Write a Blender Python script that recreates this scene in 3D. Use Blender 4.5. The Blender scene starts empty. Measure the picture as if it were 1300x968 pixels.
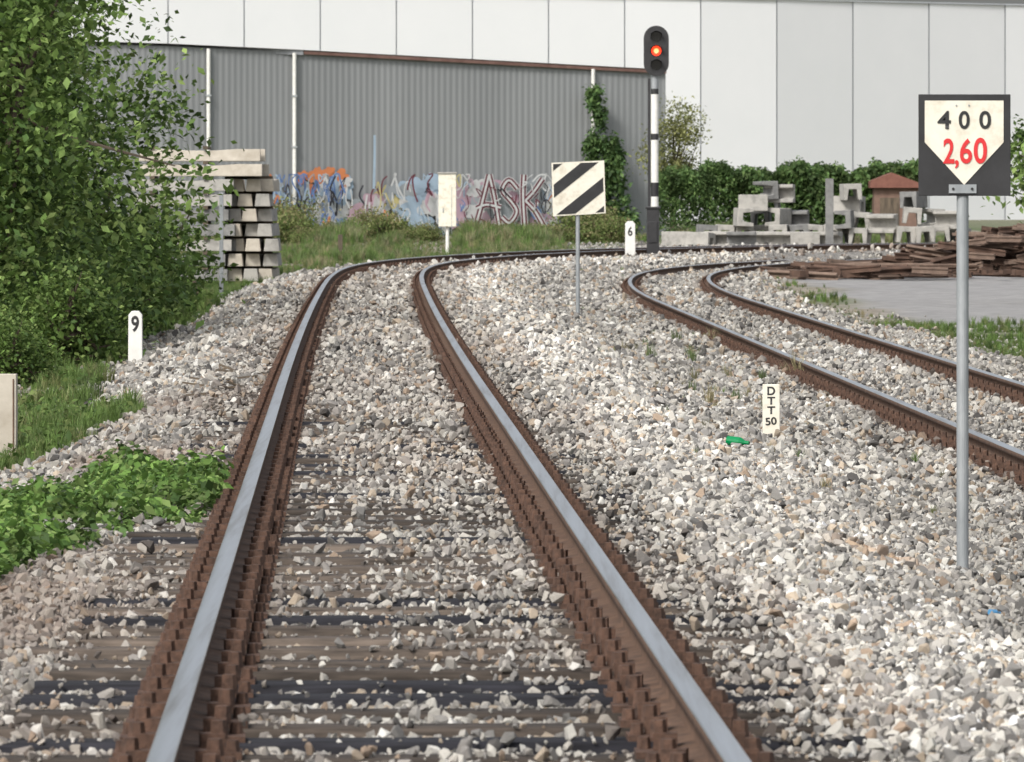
import bpy, bmesh, math, random
import numpy as np
from mathutils import Vector, Matrix
random.seed(7); rng=np.random.default_rng(7)
S=bpy.context.scene
F=9000.0; HY=236.0; HC=1.49
def WX(px,Y): return (px-650.0)*Y/F
def WZ(py,Y): return HC-(py-HY)*Y/F
# ------------------------------------------------------------ materials
def newmat(name):
    m=bpy.data.materials.new(name); m.use_nodes=True
    nt=m.node_tree; b=nt.nodes["Principled BSDF"]; return m,nt,b
def N(nt,t,**k):
    n=nt.nodes.new(t)
    for a,v in k.items(): setattr(n,a,v)
    return n
def ramp(nt,stops):
    r=nt.nodes.new('ShaderNodeValToRGB'); e=r.color_ramp.elements
    while len(e)>1: e.remove(e[-1])
    e[0].position=stops[0][0]; e[0].color=(*stops[0][1],1)
    for p,c in stops[1:]:
        x=e.new(p); x.color=(*c,1)
    return r
def noisy(name,c1,c2,scale=5,rough=.8,metal=0,bump=.2,detail=6,stretch=(1,1,1),c3=None,coord='Object'):
    m,nt,b=newmat(name)
    tc=N(nt,'ShaderNodeTexCoord'); mp=N(nt,'ShaderNodeMapping'); mp.inputs['Scale'].default_value=stretch
    nz=N(nt,'ShaderNodeTexNoise'); nz.inputs['Scale'].default_value=scale; nz.inputs['Detail'].default_value=detail; nz.inputs['Roughness'].default_value=.65
    st=[(.3,c1),(.7,c2)]
    if c3: st=[(.28,c1),(.5,c2),(.72,c3)]
    r=ramp(nt,st); L=nt.links.new
    L(tc.outputs[coord],mp.inputs[0]); L(mp.outputs[0],nz.inputs['Vector']); L(nz.outputs['Fac'],r.inputs[0]); L(r.outputs[0],b.inputs['Base Color'])
    b.inputs['Roughness'].default_value=rough; b.inputs['Metallic'].default_value=metal
    if bump:
        bp=N(nt,'ShaderNodeBump'); bp.inputs['Strength'].default_value=bump; bp.inputs['Distance'].default_value=.02
        L(nz.outputs['Fac'],bp.inputs['Height']); L(bp.outputs[0],b.inputs['Normal'])
    return m
M={}
M['steel']=noisy('rail_steel',(.20,.17,.15),(.46,.46,.47),2.5,.30,1,.0,stretch=(6,.12,3),c3=(.56,.57,.59))
M['rust']=noisy('rail_rust',(.05,.028,.018),(.15,.085,.052),12,.9,0,.5)
M['rustd']=noisy('fastener_rust',(.035,.02,.014),(.125,.068,.045),25,.9,0,.5)
M['black']=noisy('black_paint',(.012,.012,.013),(.028,.028,.03),6,.5,0,.0)
M['white']=noisy('white_paint',(.60,.60,.56),(.74,.73,.70),7,.5,0,.05)
M['cream']=noisy('cream_paint',(.52,.47,.37),(.68,.65,.55),9,.5,0,.05,c3=(.74,.71,.62))
M['galv']=noisy('galvanised_steel',(.24,.26,.27),(.36,.38,.39),14,.55,.3,.05,stretch=(1,1,.3))
M['letter']=noisy('black_lettering',(.01,.01,.01),(.025,.025,.025),9,.5,0,0)
M['red']=noisy('red_lettering',(.50,.015,.02),(.62,.03,.03),9,.5,0,0)
M['conc']=noisy('concrete',(.20,.195,.18),(.33,.32,.295),4,.9,0,.3,c3=(.40,.38,.345))
M['concw']=noisy('concrete_pale',(.36,.32,.26),(.52,.48,.41),4,.9,0,.3)
M['concd']=noisy('concrete_dark',(.12,.12,.12),(.23,.23,.22),4,.9,0,.3)
M['wood']=noisy('old_wood',(.05,.04,.03),(.15,.115,.08),10,.9,0,.3,stretch=(1,1,.2))
M['bark']=noisy('bark',(.035,.025,.018),(.11,.085,.06),9,.95,0,.6,stretch=(1,1,.25))
M['redtile']=noisy('red_sheet',(.13,.05,.035),(.20,.085,.06),5,.8,0,.1)
M['brick']=noisy('brick_wall',(.13,.08,.06),(.19,.12,.09),5,.8,0,.1)
M['glass_dark']=noisy('signal_glass',(.01,.012,.012),(.02,.02,.02),5,.1,0,0)
M['green']=noisy('green_glass',(.0,.14,.04),(.0,.22,.07),5,.15,0,0)
M['blue']=noisy('blue_plastic',(.05,.2,.4),(.1,.3,.5),5,.4,0,0)
m,nt,b=newmat('red_lamp'); b.inputs['Base Color'].default_value=(.8,.03,.01,1)
b.inputs['Emission Color'].default_value=(1,.045,.012,1); b.inputs['Emission Strength'].default_value=2.2; M['lamp']=m
m,nt,b=newmat('lamp_core'); b.inputs['Emission Color'].default_value=(1,.25,.04,1); b.inputs['Emission Strength'].default_value=3; M['lampc']=m
def attrmat(name,attr,atype='GEOMETRY',rough=.9,nscale=30,namp=(.6,1.3),bump=.4,stretch=(1,1,1),trans=0.0,spec=.3):
    m,nt,b=newmat(name); L=nt.links.new
    a=N(nt,'ShaderNodeAttribute'); a.attribute_name=attr; a.attribute_type=atype
    tc=N(nt,'ShaderNodeTexCoord'); mp=N(nt,'ShaderNodeMapping'); mp.inputs['Scale'].default_value=stretch
    nz=N(nt,'ShaderNodeTexNoise'); nz.inputs['Scale'].default_value=nscale; nz.inputs['Detail'].default_value=4
    mr=N(nt,'ShaderNodeMapRange'); mr.inputs['From Min'].default_value=.3; mr.inputs['From Max'].default_value=.7
    mr.inputs['To Min'].default_value=namp[0]; mr.inputs['To Max'].default_value=namp[1]
    mx=N(nt,'ShaderNodeVectorMath'); mx.operation='SCALE'
    L(tc.outputs['Object'],mp.inputs[0]); L(mp.outputs[0],nz.inputs['Vector']); L(nz.outputs['Fac'],mr.inputs['Value'])
    L(a.outputs['Color'],mx.inputs[0]); L(mr.outputs[0],mx.inputs['Scale']); L(mx.outputs[0],b.inputs['Base Color'])
    b.inputs['Roughness'].default_value=rough; b.inputs['Specular IOR Level'].default_value=spec
    if bump:
        bp=N(nt,'ShaderNodeBump'); bp.inputs['Strength'].default_value=bump; bp.inputs['Distance'].default_value=.01
        L(nz.outputs['Fac'],bp.inputs['Height']); L(bp.outputs[0],b.inputs['Normal'])
    if trans>0:
        t=N(nt,'ShaderNodeBsdfTranslucent'); mix=N(nt,'ShaderNodeMixShader'); mix.inputs[0].default_value=trans
        out=[n for n in nt.nodes if n.type=='OUTPUT_MATERIAL'][0]
        L(mx.outputs[0],t.inputs['Color']); L(b.outputs[0],mix.inputs[1]); L(t.outputs[0],mix.inputs[2]); L(mix.outputs[0],out.inputs['Surface'])
    return m
M['sleeper']=attrmat('sleeper_wood','Col',nscale=14,stretch=(.4,3,3),namp=(.5,1.6))
M['leaf']=attrmat('leaf','Col',nscale=6,namp=(.8,1.2),bump=0,trans=.3,rough=.6,spec=.2)
M['stone']=attrmat('ballast_stone','col','INSTANCER',nscale=25,namp=(.72,1.2),bump=.3)
M['grass']=attrmat('grass_blade','col','INSTANCER',nscale=6,namp=(.8,1.2),bump=0,trans=.3,rough=.6)
# ------------------------------------------------------------ mesh builder
def link(o,parent=None):
    S.collection.objects.link(o)
    if parent: o.parent=parent
    return o
def empty(name,loc=(0,0,0)):
    e=bpy.data.objects.new(name,None); e.location=loc; e.empty_display_size=.2; S.collection.objects.link(e); return e
class MB:
    def __init__(s): s.v=[];s.f=[];s.mi=[];s.mats=[]
    def m(s,mat):
        if mat not in s.mats: s.mats.append(mat)
        return s.mats.index(mat)
    def poly(s,vs,fs,mat):
        o=len(s.v); s.v+= [tuple(v) for v in vs]; k=s.m(mat)
        for f in fs: s.f.append([i+o for i in f]); s.mi.append(k)
    def box(s,c,d,mat,rz=0,M3=None):
        x,y,z=d[0]/2,d[1]/2,d[2]/2
        vs=[Vector((i*x,j*y,k*z)) for i in(-1,1) for j in(-1,1) for k in(-1,1)]
        R=Matrix.Rotation(rz,3,'Z') if M3 is None else M3
        vs=[R@v+Vector(c) for v in vs]
        s.poly(vs,[(0,1,3,2),(4,6,7,5),(0,4,5,1),(2,3,7,6),(0,2,6,4),(1,5,7,3)],mat)
    def cyl(s,p0,p1,r0,r1,n,mat):
        p0=Vector(p0);p1=Vector(p1);d=(p1-p0).normalized(); q=d.to_track_quat('Z','Y')
        vs=[p0+q@Vector((r0*math.cos(2*math.pi*i/n),r0*math.sin(2*math.pi*i/n),0)) for i in range(n)]
        vs+=[p1+q@Vector((r1*math.cos(2*math.pi*i/n),r1*math.sin(2*math.pi*i/n),0)) for i in range(n)]
        fs=[(i,(i+1)%n,n+(i+1)%n,n+i) for i in range(n)]+[tuple(range(n-1,-1,-1)),tuple(range(n,2*n))]
        s.poly(vs,fs,mat)
    def prism(s,pts,y0,y1,mat,org=(0,0,0)):
        n=len(pts); vs=[(org[0]+p[0],org[1]+y0,org[2]+p[1]) for p in pts]+[(org[0]+p[0],org[1]+y1,org[2]+p[1]) for p in pts]
        fs=[tuple(range(n)),tuple(range(2*n-1,n-1,-1))]+[(i,n+i,n+(i+1)%n,(i+1)%n) for i in range(n)]
        s.poly(vs,fs,mat)
    def build(s,name,parent=None,bevel=0,smooth=False,origin=None):
        me=bpy.data.meshes.new(name); 
        o0=Vector(origin) if origin else (Vector(parent.location) if parent else Vector((0,0,0)))
        me.from_pydata([tuple(Vector(v)-o0) for v in s.v],[],s.f)
        for mt in s.mats: me.materials.append(mt)
        me.polygons.foreach_set('material_index',s.mi)
        if smooth: me.polygons.foreach_set('use_smooth',[True]*len(s.f))
        bm=bmesh.new(); bm.from_mesh(me); bmesh.ops.recalc_face_normals(bm,faces=bm.faces); bm.to_mesh(me); bm.free()
        o=bpy.data.objects.new(name,me); link(o,parent)
        if not parent: o.location=o0
        if bevel:
            md=o.modifiers.new('b','BEVEL'); md.width=bevel; md.segments=2; md.limit_method='ANGLE'
        return o
def np_mesh(name,V,Fc,k,mats,col=None,smooth=False):
    me=bpy.data.meshes.new(name); n=len(V); nf=len(Fc)
    me.vertices.add(n); me.vertices.foreach_set('co',np.asarray(V,np.float32).ravel())
    me.loops.add(nf*k); me.loops.foreach_set('vertex_index',np.asarray(Fc,np.int32).ravel())
    me.polygons.add(nf); me.polygons.foreach_set('loop_start',np.arange(0,nf*k,k,dtype=np.int32))
    if smooth: me.polygons.foreach_set('use_smooth',np.ones(nf,bool))
    if col is not None:
        a=me.color_attributes.new('Col','FLOAT_COLOR','POINT'); c=np.ones((n,4),np.float32); c[:,:3]=col; a.data.foreach_set('color',c.ravel())
    for m_ in mats: me.materials.append(m_)
    me.update(calc_edges=True); me.validate(); return me
def text(s,x0,x1,z0,z1,y,mat,name,parent,bold=.0,space=1.0,ry=0):
    cu=bpy.data.curves.new('t','FONT'); cu.body=s; cu.offset=bold; cu.space_character=space; cu.resolution_u=6
    o=bpy.data.objects.new('t',cu); S.collection.objects.link(o); dg=bpy.context.evaluated_depsgraph_get()
    me=bpy.data.meshes.new_from_object(o.evaluated_get(dg)); bpy.data.objects.remove(o)
    co=np.zeros(len(me.vertices)*3); me.vertices.foreach_get('co',co); co=co.reshape(-1,3)
    mn=co.min(0);mx=co.max(0); w=mx-mn
    X=(co[:,0]-mn[0])/w[0]-.5; Z=(co[:,1]-mn[1])/w[1]-.5
    cx,cz=(x0+x1)/2,(z0+z1)/2; X=X*(x1-x0); Z=Z*(z1-z0)
    c,s_=math.cos(ry),math.sin(ry)
    out=np.stack([cx+X*c-Z*s_,np.full_like(X,y),cz+X*s_+Z*c],1)-np.array(parent.location)
    me.vertices.foreach_set('co',out.ravel()); me.materials.clear(); me.materials.append(mat); me.update()
    ob=bpy.data.objects.new(name,me); link(ob,parent); return ob
# ------------------------------------------------------------ track centre lines
def centre(x0,h0,table,s0=-6,s1=235,ds=.25):
    ss=np.arange(s0,s1,ds); k=np.interp(ss,[t[0] for t in table],[t[1] for t in table])
    h=h0+np.concatenate([[0],np.cumsum((k[1:]+k[:-1])/2*ds)])
    x=np.concatenate([[0],np.cumsum(np.sin((h[1:]+h[:-1])/2)*ds)]); y=np.concatenate([[0],np.cumsum(np.cos((h[1:]+h[:-1])/2)*ds)])
    return ss,x+x0+h0*s0, y+s0, h
T1=centre(.269,-.0235,[(0,0),(50,0),(52,.0001),(105,.0001),(122,.0013),(138,.006),(160,.008),(170,.018),(185,.018),(195,.004),(260,.004)])
T2=centre(5.06,-.0185,[(0,0),(105,0),(118,.0014),(135,.0022),(150,.006),(165,.011),(175,.018),(190,.02),(200,.004),(260,.004)])
def project(T,X,Y):
    ss,x,y,h=T; X=X.ravel();Y=Y.ravel(); u=np.empty(len(X)); s=np.empty(len(X))
    for a in range(0,len(X),20000):
        xx=X[a:a+20000];yy=Y[a:a+20000]
        i=((xx[:,None]-x[None])**2+(yy[:,None]-y[None])**2).argmin(1)
        dx=xx-x[i];dy=yy-y[i]; s[a:a+20000]=ss[i]+dx*np.sin(h[i])+dy*np.cos(h[i]); u[a:a+20000]=dx*np.cos(h[i])-dy*np.sin(h[i])
    return u,s
xs=np.concatenate([[-3000,-800,-200,-60,-30,-20],np.arange(-15,22.01,.22),[25,32,60,200,800,3000]])
ys=np.concatenate([[-400,-60,-6,4,10],np.arange(15,200,.45),[205,215,225,240,260,300,400,700,1500,4000]])
GX,GY=np.meshgrid(xs,ys)
u1,s1=project(T1,GX,GY); u2,s2=project(T2,GX,GY)
u1=u1.reshape(GX.shape);s1=s1.reshape(GX.shape);u2=u2.reshape(GX.shape);s2=s2.reshape(GX.shape)
def smooth(a,n):
    for _ in range(n):
        a=(a+np.roll(a,1,0)+np.roll(a,-1,0)+np.roll(a,1,1)+np.roll(a,-1,1))/5
    return a
n1=smooth(rng.normal(size=GX.shape),3); n1/=n1.std()
n2=smooth(rng.normal(size=GX.shape),40); n2/=n2.std()
def prof(u1,u2):
    a=np.interp(u1,[-3.2,-2.6,-1.7,-1.3,-1.2,1.2,1.3,1.75,2.0,2.9,3.4],[-.52,-.47,-.2,-.19,-.195,-.193,-.185,-.165,-.19,-.45,-.49])
    b=np.interp(u2,[-2.2,-1.6,1.6,2.6],[0,.01,.01,-.03])
    return a+np.where(u1>2.6,b,0)
Z=prof(u1,u2)+n1*.008+n2*np.where(np.abs(u1)<1.4,.003,.02)
Z=np.where((np.abs(GX)>25)|(GY>205),-.5,Z)
gx_i=np.arange(len(xs));gy_i=np.arange(len(ys))
def samp(A,X,Y):
    fx=np.interp(X,xs,gx_i);fy=np.interp(Y,ys,gy_i)
    ix=np.minimum(fx.astype(int),len(xs)-2);iy=np.minimum(fy.astype(int),len(ys)-2); tx=fx-ix;ty=fy-iy
    return (A[iy,ix]*(1-tx)+A[iy,ix+1]*tx)*(1-ty)+(A[iy+1,ix]*(1-tx)+A[iy+1,ix+1]*tx)*ty
def gz(x,y): return float(samp(Z,np.array([x]),np.array([y]))[0])
leftedge=-2.75+.22*n2+np.where((GY>47)&(GY<64),.85*np.exp(-((GY-55)/7)**2),0)
gravel=1/(1+np.exp(-(u1-leftedge)/.12))*1/(1+np.exp((u2-(1.75+.12*n2))/.12))
yard=((GY>162)&(GX>1.0)&(GY<238)).astype(float)
gravel=np.maximum(gravel,yard*.9*(u1<0))
asph=1/(1+np.exp(-(GX-(6.1+.15*n2-np.clip((GY-110)*.006,0,1)))/.12))*1/(1+np.exp(-(GY-(99+1.5*n2+np.clip(GX-6,0,9)*.5))/.6))*1/(1+np.exp((GY-164)/.5))
asph=np.where(GX>24,0,asph)
gr=smooth(rng.normal(size=GX.shape),8); gr/=gr.std()
grassy=np.clip(.75+.35*gr,0,1)
grassy=np.where(u2>2,np.clip(.12+.35*gr+.85*((GY<100)&(u2>2.2)),0,1),grassy)
grass=grassy*(1-gravel)
nv=GX.size; idx=np.arange(nv).reshape(GX.shape)
Fc=np.stack([idx[:-1,:-1].ravel(),idx[:-1,1:].ravel(),idx[1:,1:].ravel(),idx[1:,:-1].ravel()],1)
me=np_mesh('ground',np.stack([GX.ravel(),GY.ravel(),Z.ravel()],1),Fc,4,[],np.stack([gravel.ravel(),grass.ravel(),asph.ravel()],1),smooth=True)
m,nt,b=newmat('ground_surface'); L=nt.links.new
a=N(nt,'ShaderNodeAttribute'); a.attribute_name='Col'; sp=N(nt,'ShaderNodeSeparateColor'); L(a.outputs['Color'],sp.inputs[0])
geo=N(nt,'ShaderNodeNewGeometry')
vo=N(nt,'ShaderNodeTexVoronoi'); vo.inputs['Scale'].default_value=24; L(geo.outputs['Position'],vo.inputs['Vector'])
sv=N(nt,'ShaderNodeSeparateColor'); L(vo.outputs['Color'],sv.inputs[0])
rg=ramp(nt,[(0,(.06,.052,.045)),(.3,(.14,.13,.115)),(.6,(.22,.21,.19)),(1,(.38,.36,.33))]); L(sv.outputs[0],rg.inputs[0])
nz=N(nt,'ShaderNodeTexNoise'); nz.inputs['Scale'].default_value=3; nz.inputs['Detail'].default_value=8; L(geo.outputs['Position'],nz.inputs['Vector'])
rd=ramp(nt,[(.3,(.13,.105,.075)),(.5,(.22,.19,.145)),(.7,(.31,.28,.23))]); L(nz.outputs['Fac'],rd.inputs[0])
rgr=ramp(nt,[(.3,(.03,.05,.015)),(.5,(.07,.10,.03)),(.7,(.12,.14,.05))]); L(nz.outputs['Fac'],rgr.inputs[0])
ra=ramp(nt,[(.3,(.19,.185,.18)),(.5,(.24,.235,.23)),(.7,(.29,.285,.275))]); L(nz.outputs['Fac'],ra.inputs[0])
def mixc(f,a_,b_):
    x=N(nt,'ShaderNodeMix'); x.data_type='RGBA'; L(f,x.inputs[0]); L(a_,x.inputs[6]); L(b_,x.inputs[7]); return x.outputs[2]
c=mixc(sp.outputs[1],rd.outputs[0],rgr.outputs[0]); c=mixc(sp.outputs[0],c,rg.outputs[0]); c=mixc(sp.outputs[2],c,ra.outputs[0])
L(c,b.inputs['Base Color']); b.inputs['Roughness'].default_value=.95
bp=N(nt,'ShaderNodeBump'); bp.inputs['Strength'].default_value=.6; bp.inputs['Distance'].default_value=.03
inv=N(nt,'ShaderNodeMath'); inv.operation='MULTIPLY'; L(vo.outputs['Distance'],inv.inputs[0]); inv2=N(nt,'ShaderNodeMath'); inv2.operation='MULTIPLY'; inv2.inputs[1].default_value=-1
L(inv.outputs[0],inv2.inputs[0]); L(sp.outputs[0],inv.inputs[1]); L(inv2.outputs[0],bp.inputs['Height']); L(bp.outputs[0],b.inputs['Normal'])
me.materials.append(m); link(bpy.data.objects.new('ground',me))
# ------------------------------------------------------------ tracks
prof_pts=[(-.036,-.006),(-.028,0),(.028,0),(.036,-.006),(.035,-.038),(.009,-.048),(.009,-.113),(.07,-.124),(.07,-.135),(-.07,-.135),(-.07,-.124),(-.009,-.113),(-.009,-.048),(-.035,-.038)]
def make_track(name,T,z0,smax):
    E=empty(name,(T[1][24],T[2][24],z0)); ss,x,y,h=T
    for nm,off in (('left_rail',-.75),('right_rail',.75)):
        sel=np.arange(0,len(ss),2); sel=sel[ss[sel]<smax]; n=len(sel); k=len(prof_pts)
        V=np.empty((n,k,3))
        for j,(px,pz) in enumerate(prof_pts):
            V[:,j,0]=x[sel]+np.cos(h[sel])*(off+px); V[:,j,1]=y[sel]-np.sin(h[sel])*(off+px); V[:,j,2]=z0+pz
        V=V.reshape(-1,3)-np.array(E.location)
        fs=[];mi=[]
        for i in range(n-1):
            for j in range(k):
                j2=(j+1)%k; fs.append((i*k+j,(i+1)*k+j,(i+1)*k+j2,i*k+j2)); mi.append(0 if j in(0,1,2) else 1)
        me=np_mesh(nm,V,fs,4,[M['steel'],M['rust']]); me.polygons.foreach_set('material_index',mi); link(bpy.data.objects.new(nm,me),E)
    V=[];Fq=[];C=[]; fb=MB(); si=np.arange(-4.8,smax,.6)
    for s in si:
        if s<0: continue
        cx=np.interp(s,ss,x);cy=np.interp(s,ss,y);hh=np.interp(s,ss,h)+rng.normal()*.012
        ca,sa=math.cos(hh),math.sin(hh); sh=rng.normal()*.03; hl=1.3+rng.normal()*.02; hw=.125+rng.normal()*.006; dz=rng.normal()*.004
        dark=rng.random()<.2
        base=np.array((.016,.016,.02)) if dark else np.array((.085,.068,.055))*rng.uniform(.45,1.3)
        o=len(V); b2=.012
        for (w,zz) in ((hw,-.31),(hw,-.155-b2),(hw-b2,-.155),):
            for (du,dv) in ((-hl,-w),(hl,-w),(hl,w),(-hl,w)):
                U=du+sh
                V.append((cx+ca*U+sa*dv,cy-sa*U+ca*dv,z0+zz+dz)); C.append(base*rng.uniform(.85,1.15))
        for r in (0,4):
            for i in range(4): Fq.append((o+r+i,o+r+(i+1)%4,o+r+4+(i+1)%4,o+r+4+i))
        Fq.append((o+8,o+9,o+10,o+11))
        if s<150:
            for off in (-.75,.75):
                def P(du,dv): return (cx+ca*(off+du)+sa*dv,cy-sa*(off+du)+ca*dv)
                p=P(0,0); fb.box((p[0],p[1],z0-.145),(.37,.17,.022),M['rustd'],-hh)
                for sd in (-1,1):
                    p=P(sd*.098,0); fb.box((p[0],p[1],z0-.108),(.07,.075,.05),M['rustd'],-hh+rng.normal()*.1)
                    p=P(sd*.118,0); fb.cyl((p[0],p[1],z0-.1),(p[0],p[1],z0-.048+rng.normal()*.004),.026,.022,6,M['rustd'])
                    p=P(sd*.158,rng.choice([-.05,.05])); fb.cyl((p[0],p[1],z0-.14),(p[0],p[1],z0-.1),.022,.018,6,M['rustd'])
    V=np.array(V)-np.array(E.location)
    me=np_mesh('sleepers',V,Fq,4,[M['sleeper']],np.array(C)); link(bpy.data.objects.new('sleepers',me),E)
    fb.build('fasteners',E)
make_track('railway_track',T1,0,228)
make_track('railway_track',T2,-.3,228)
# ------------------------------------------------------------ instancing
def templates(cname,objs):
    c=bpy.data.collections.new(cname)
    for o in objs: c.objects.link(o)
    return c
def scatter(name,P,sc,rot,col,coll,mat):
    n=len(P); me=bpy.data.meshes.new(name); me.vertices.add(n); me.vertices.foreach_set('co',P.astype(np.float32).ravel())
    a=me.attributes.new('sc','FLOAT','POINT'); a.data.foreach_set('value',sc.astype(np.float32))
    a=me.attributes.new('rt','FLOAT_VECTOR','POINT'); a.data.foreach_set('vector',rot.astype(np.float32).ravel())
    a=me.attributes.new('col','FLOAT_COLOR','POINT'); cc=np.ones((n,4),np.float32);cc[:,:3]=col; a.data.foreach_set('color',cc.ravel())
    me.materials.append(mat); me.update()
    o=link(bpy.data.objects.new(name,me)); ng=bpy.data.node_groups.new(name,'GeometryNodeTree')
    ng.interface.new_socket('Geometry',in_out='INPUT',socket_type='NodeSocketGeometry'); ng.interface.new_socket('Geometry',in_out='OUTPUT',socket_type='NodeSocketGeometry')
    gi=ng.nodes.new('NodeGroupInput');go=ng.nodes.new('NodeGroupOutput'); ip=ng.nodes.new('GeometryNodeInstanceOnPoints'); ci=ng.nodes.new('GeometryNodeCollectionInfo')
    ci.inputs['Collection'].default_value=coll; ci.inputs['Separate Children'].default_value=True; ci.inputs['Reset Children'].default_value=True
    ip.inputs['Pick Instance'].default_value=True
    def na(nm,t):
        q=ng.nodes.new('GeometryNodeInputNamedAttribute'); q.data_type=t; q.inputs['Name'].default_value=nm
        return [x for x in q.outputs if x.enabled and x.name=='Attribute'][0]
    l=ng.links.new; l(gi.outputs[0],ip.inputs['Points']); l(ci.outputs[0],ip.inputs['Instance'])
    e2r=ng.nodes.new('FunctionNodeEulerToRotation'); l(na('rt','FLOAT_VECTOR'),e2r.inputs[0]); l(e2r.outputs[0],ip.inputs['Rotation'])
    l(na('sc','FLOAT'),ip.inputs['Scale']); l(ip.outputs[0],go.inputs[0])
    md=o.modifiers.new('scatter','NODES'); md.node_group=ng; return o
stones=[]
for i in range(10):
    bm=bmesh.new(); r=np.random.default_rng(i+50); sc=np.array([1,r.uniform(.65,.95),r.uniform(.5,.8)])
    for j in range(13):
        v=r.normal(size=3); v/=np.linalg.norm(v); bm.verts.new(tuple(v*sc*r.uniform(.8,1.1)))
    bmesh.ops.convex_hull(bm,input=bm.verts)
    bmesh.ops.delete(bm,geom=[v for v in bm.verts if not v.link_faces],context='VERTS')
    mm=bpy.data.meshes.new('stone_piece'); bm.to_mesh(mm); bm.free(); mm.materials.append(M['stone'])
    stones.append(bpy.data.objects.new('stone_piece',mm))
cst=templates('stone_pieces',stones)
PS=[];SC=[];CO=[]
pal=np.array([(.49,.475,.43),(.41,.39,.35),(.32,.305,.28),(.25,.24,.225),(.175,.17,.16),(.37,.31,.24),(.28,.215,.16),(.09,.085,.08),(.62,.61,.57)])
pw=np.array([.15,.2,.19,.16,.11,.08,.05,.07,.05]);pw/=pw.sum()
for (ya,yb,dens,rad) in ((17.5,30,1450,.0152),(30,45,850,.0172),(45,70,450,.0208),(70,110,225,.026),(110,170,110,.033),(170,240,30,.045)):
    hw=.085*yb+1.2; n=int(dens*(yb-ya)*2*hw); X=rng.uniform(-hw,hw,n);Y=rng.uniform(ya,yb,n)
    k=np.abs(X)<.085*Y+1.2; X=X[k];Y=Y[k]
    g=samp(gravel,X,Y); k=rng.random(len(X))<np.clip(g*1.1,.05 if yb<170 else 0,1)
    k&=~((samp(asph,X,Y)>.4)&(rng.random(len(X))>.02)); X=X[k];Y=Y[k]
    U1=samp(u1,X,Y);U2=samp(u2,X,Y);S1=samp(s1,X,Y);S2=samp(s2,X,Y);ZZ=samp(Z,X,Y)
    r=rad*np.exp(rng.normal(size=len(X))*.42); r=np.clip(r,rad*.35,rad*2.6)
    patch=samp(gr,X,Y); keep=np.ones(len(X),bool)
    for U,SS_,z0 in ((U1,S1,0),(U2,S2,-.3)):
        on=(np.abs(((SS_+.3)%.6)-.3)<.128)&(np.abs(U)<1.32)
        p=np.clip(.18+.09*patch+.10*np.sign(U)*(np.abs(U)>.2)+.12*(U>1.0)+.10*(r<rad*.8)+np.clip((Y-36)*.011,0,.35),.04,.85)
        if z0<0: p=np.full(len(X),.7)
        dr=np.abs(np.abs(U)-.75)
        p=np.where(dr<.22,p*.25,p)
        keep&=~(on&(rng.random(len(X))>p)); ZZ=np.where(on,z0-.155+r*.15,ZZ)
        keep&=~(dr<.085)
        keep&=~((dr<.19)&(rng.random(len(X))<.45))
    zz=ZZ+r*.28+np.abs(rng.normal(size=len(X)))*r*.33*np.where((np.abs(U1)<1.3)&(Y<45),.7,1)
    col=pal[rng.choice(len(pal),len(X),p=pw)]*rng.uniform(.8,1.15,(len(X),1))
    dr=np.minimum(np.abs(np.abs(U1)-.75),np.abs(np.abs(U2)-.75)); rust=np.clip(1-(dr-.1)/.22,0,1)*.75
    rust=np.maximum(rust,np.where(np.abs(U1)<1.5,.15+.10*patch,0))
    rust=np.maximum(rust,np.where((U1<-1)&(U1>-2.0)&(Y<60),.28+.2*patch,0).clip(0,.7))
    rc=np.array([(.15,.105,.078)])
    col=col*(1-rust[:,None])+rc*rust[:,None]*rng.uniform(.7,1.2,(len(X),1))
    gain=np.interp(U1,[-3,-1.6,-1.3,1.15,1.5,2.1,2.6,3.2],[.82,.92,1,1.02,1.26,1.28,.95,.88]); gain=gain*np.where(np.abs(U2)<1.6,1.03,1)*(1+.09*patch)
    col=np.clip(col*gain[:,None],0,.74)
    op=np.exp(-(((X-1.75)/.2)**2+((Y-33.6)/1.0)**2)); col=col*(1-op[:,None]*.85)+np.array([(.42,.27,.16)])*op[:,None]*.85
    k=keep; PS.append(np.stack([X,Y,zz],1)[k]);SC.append(r[k]);CO.append(col[k])
PS=np.concatenate(PS);SC=np.concatenate(SC);CO=np.concatenate(CO); print('stones',len(PS))
scatter('ballast_gravel',PS,SC,rng.uniform(0,6.28,(len(PS),3)),CO,cst,M['stone'])
tufts=[]
for i in range(6):
    r=np.random.default_rng(i+9); V=[];Fq=[]
    for j in range(34):
        a=r.uniform(0,6.28); b0=r.normal(size=2)*.09; hh=r.uniform(.45,1.0); ln=r.uniform(.1,.45)*hh; w=r.uniform(.012,.022)
        d=np.array([math.cos(a),math.sin(a)]); pr=np.array([-d[1],d[0]])
        o=len(V)
        for t,ww in ((0,1),(.5,.8),(1,.08)):
            c_=b0+d*ln*t*t; zt=hh*(t-.18*t*t)
            V.append((*(c_+pr*w*ww),zt));V.append((*(c_-pr*w*ww),zt))
        Fq+=[(o,o+1,o+3,o+2),(o+2,o+3,o+5,o+4)]
    mm=np_mesh('grass_tuft',np.array(V),Fq,4,[M['grass']]); tufts.append(bpy.data.objects.new('grass_tuft',mm))
ctf=templates('grass_tufts',tufts)
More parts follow.
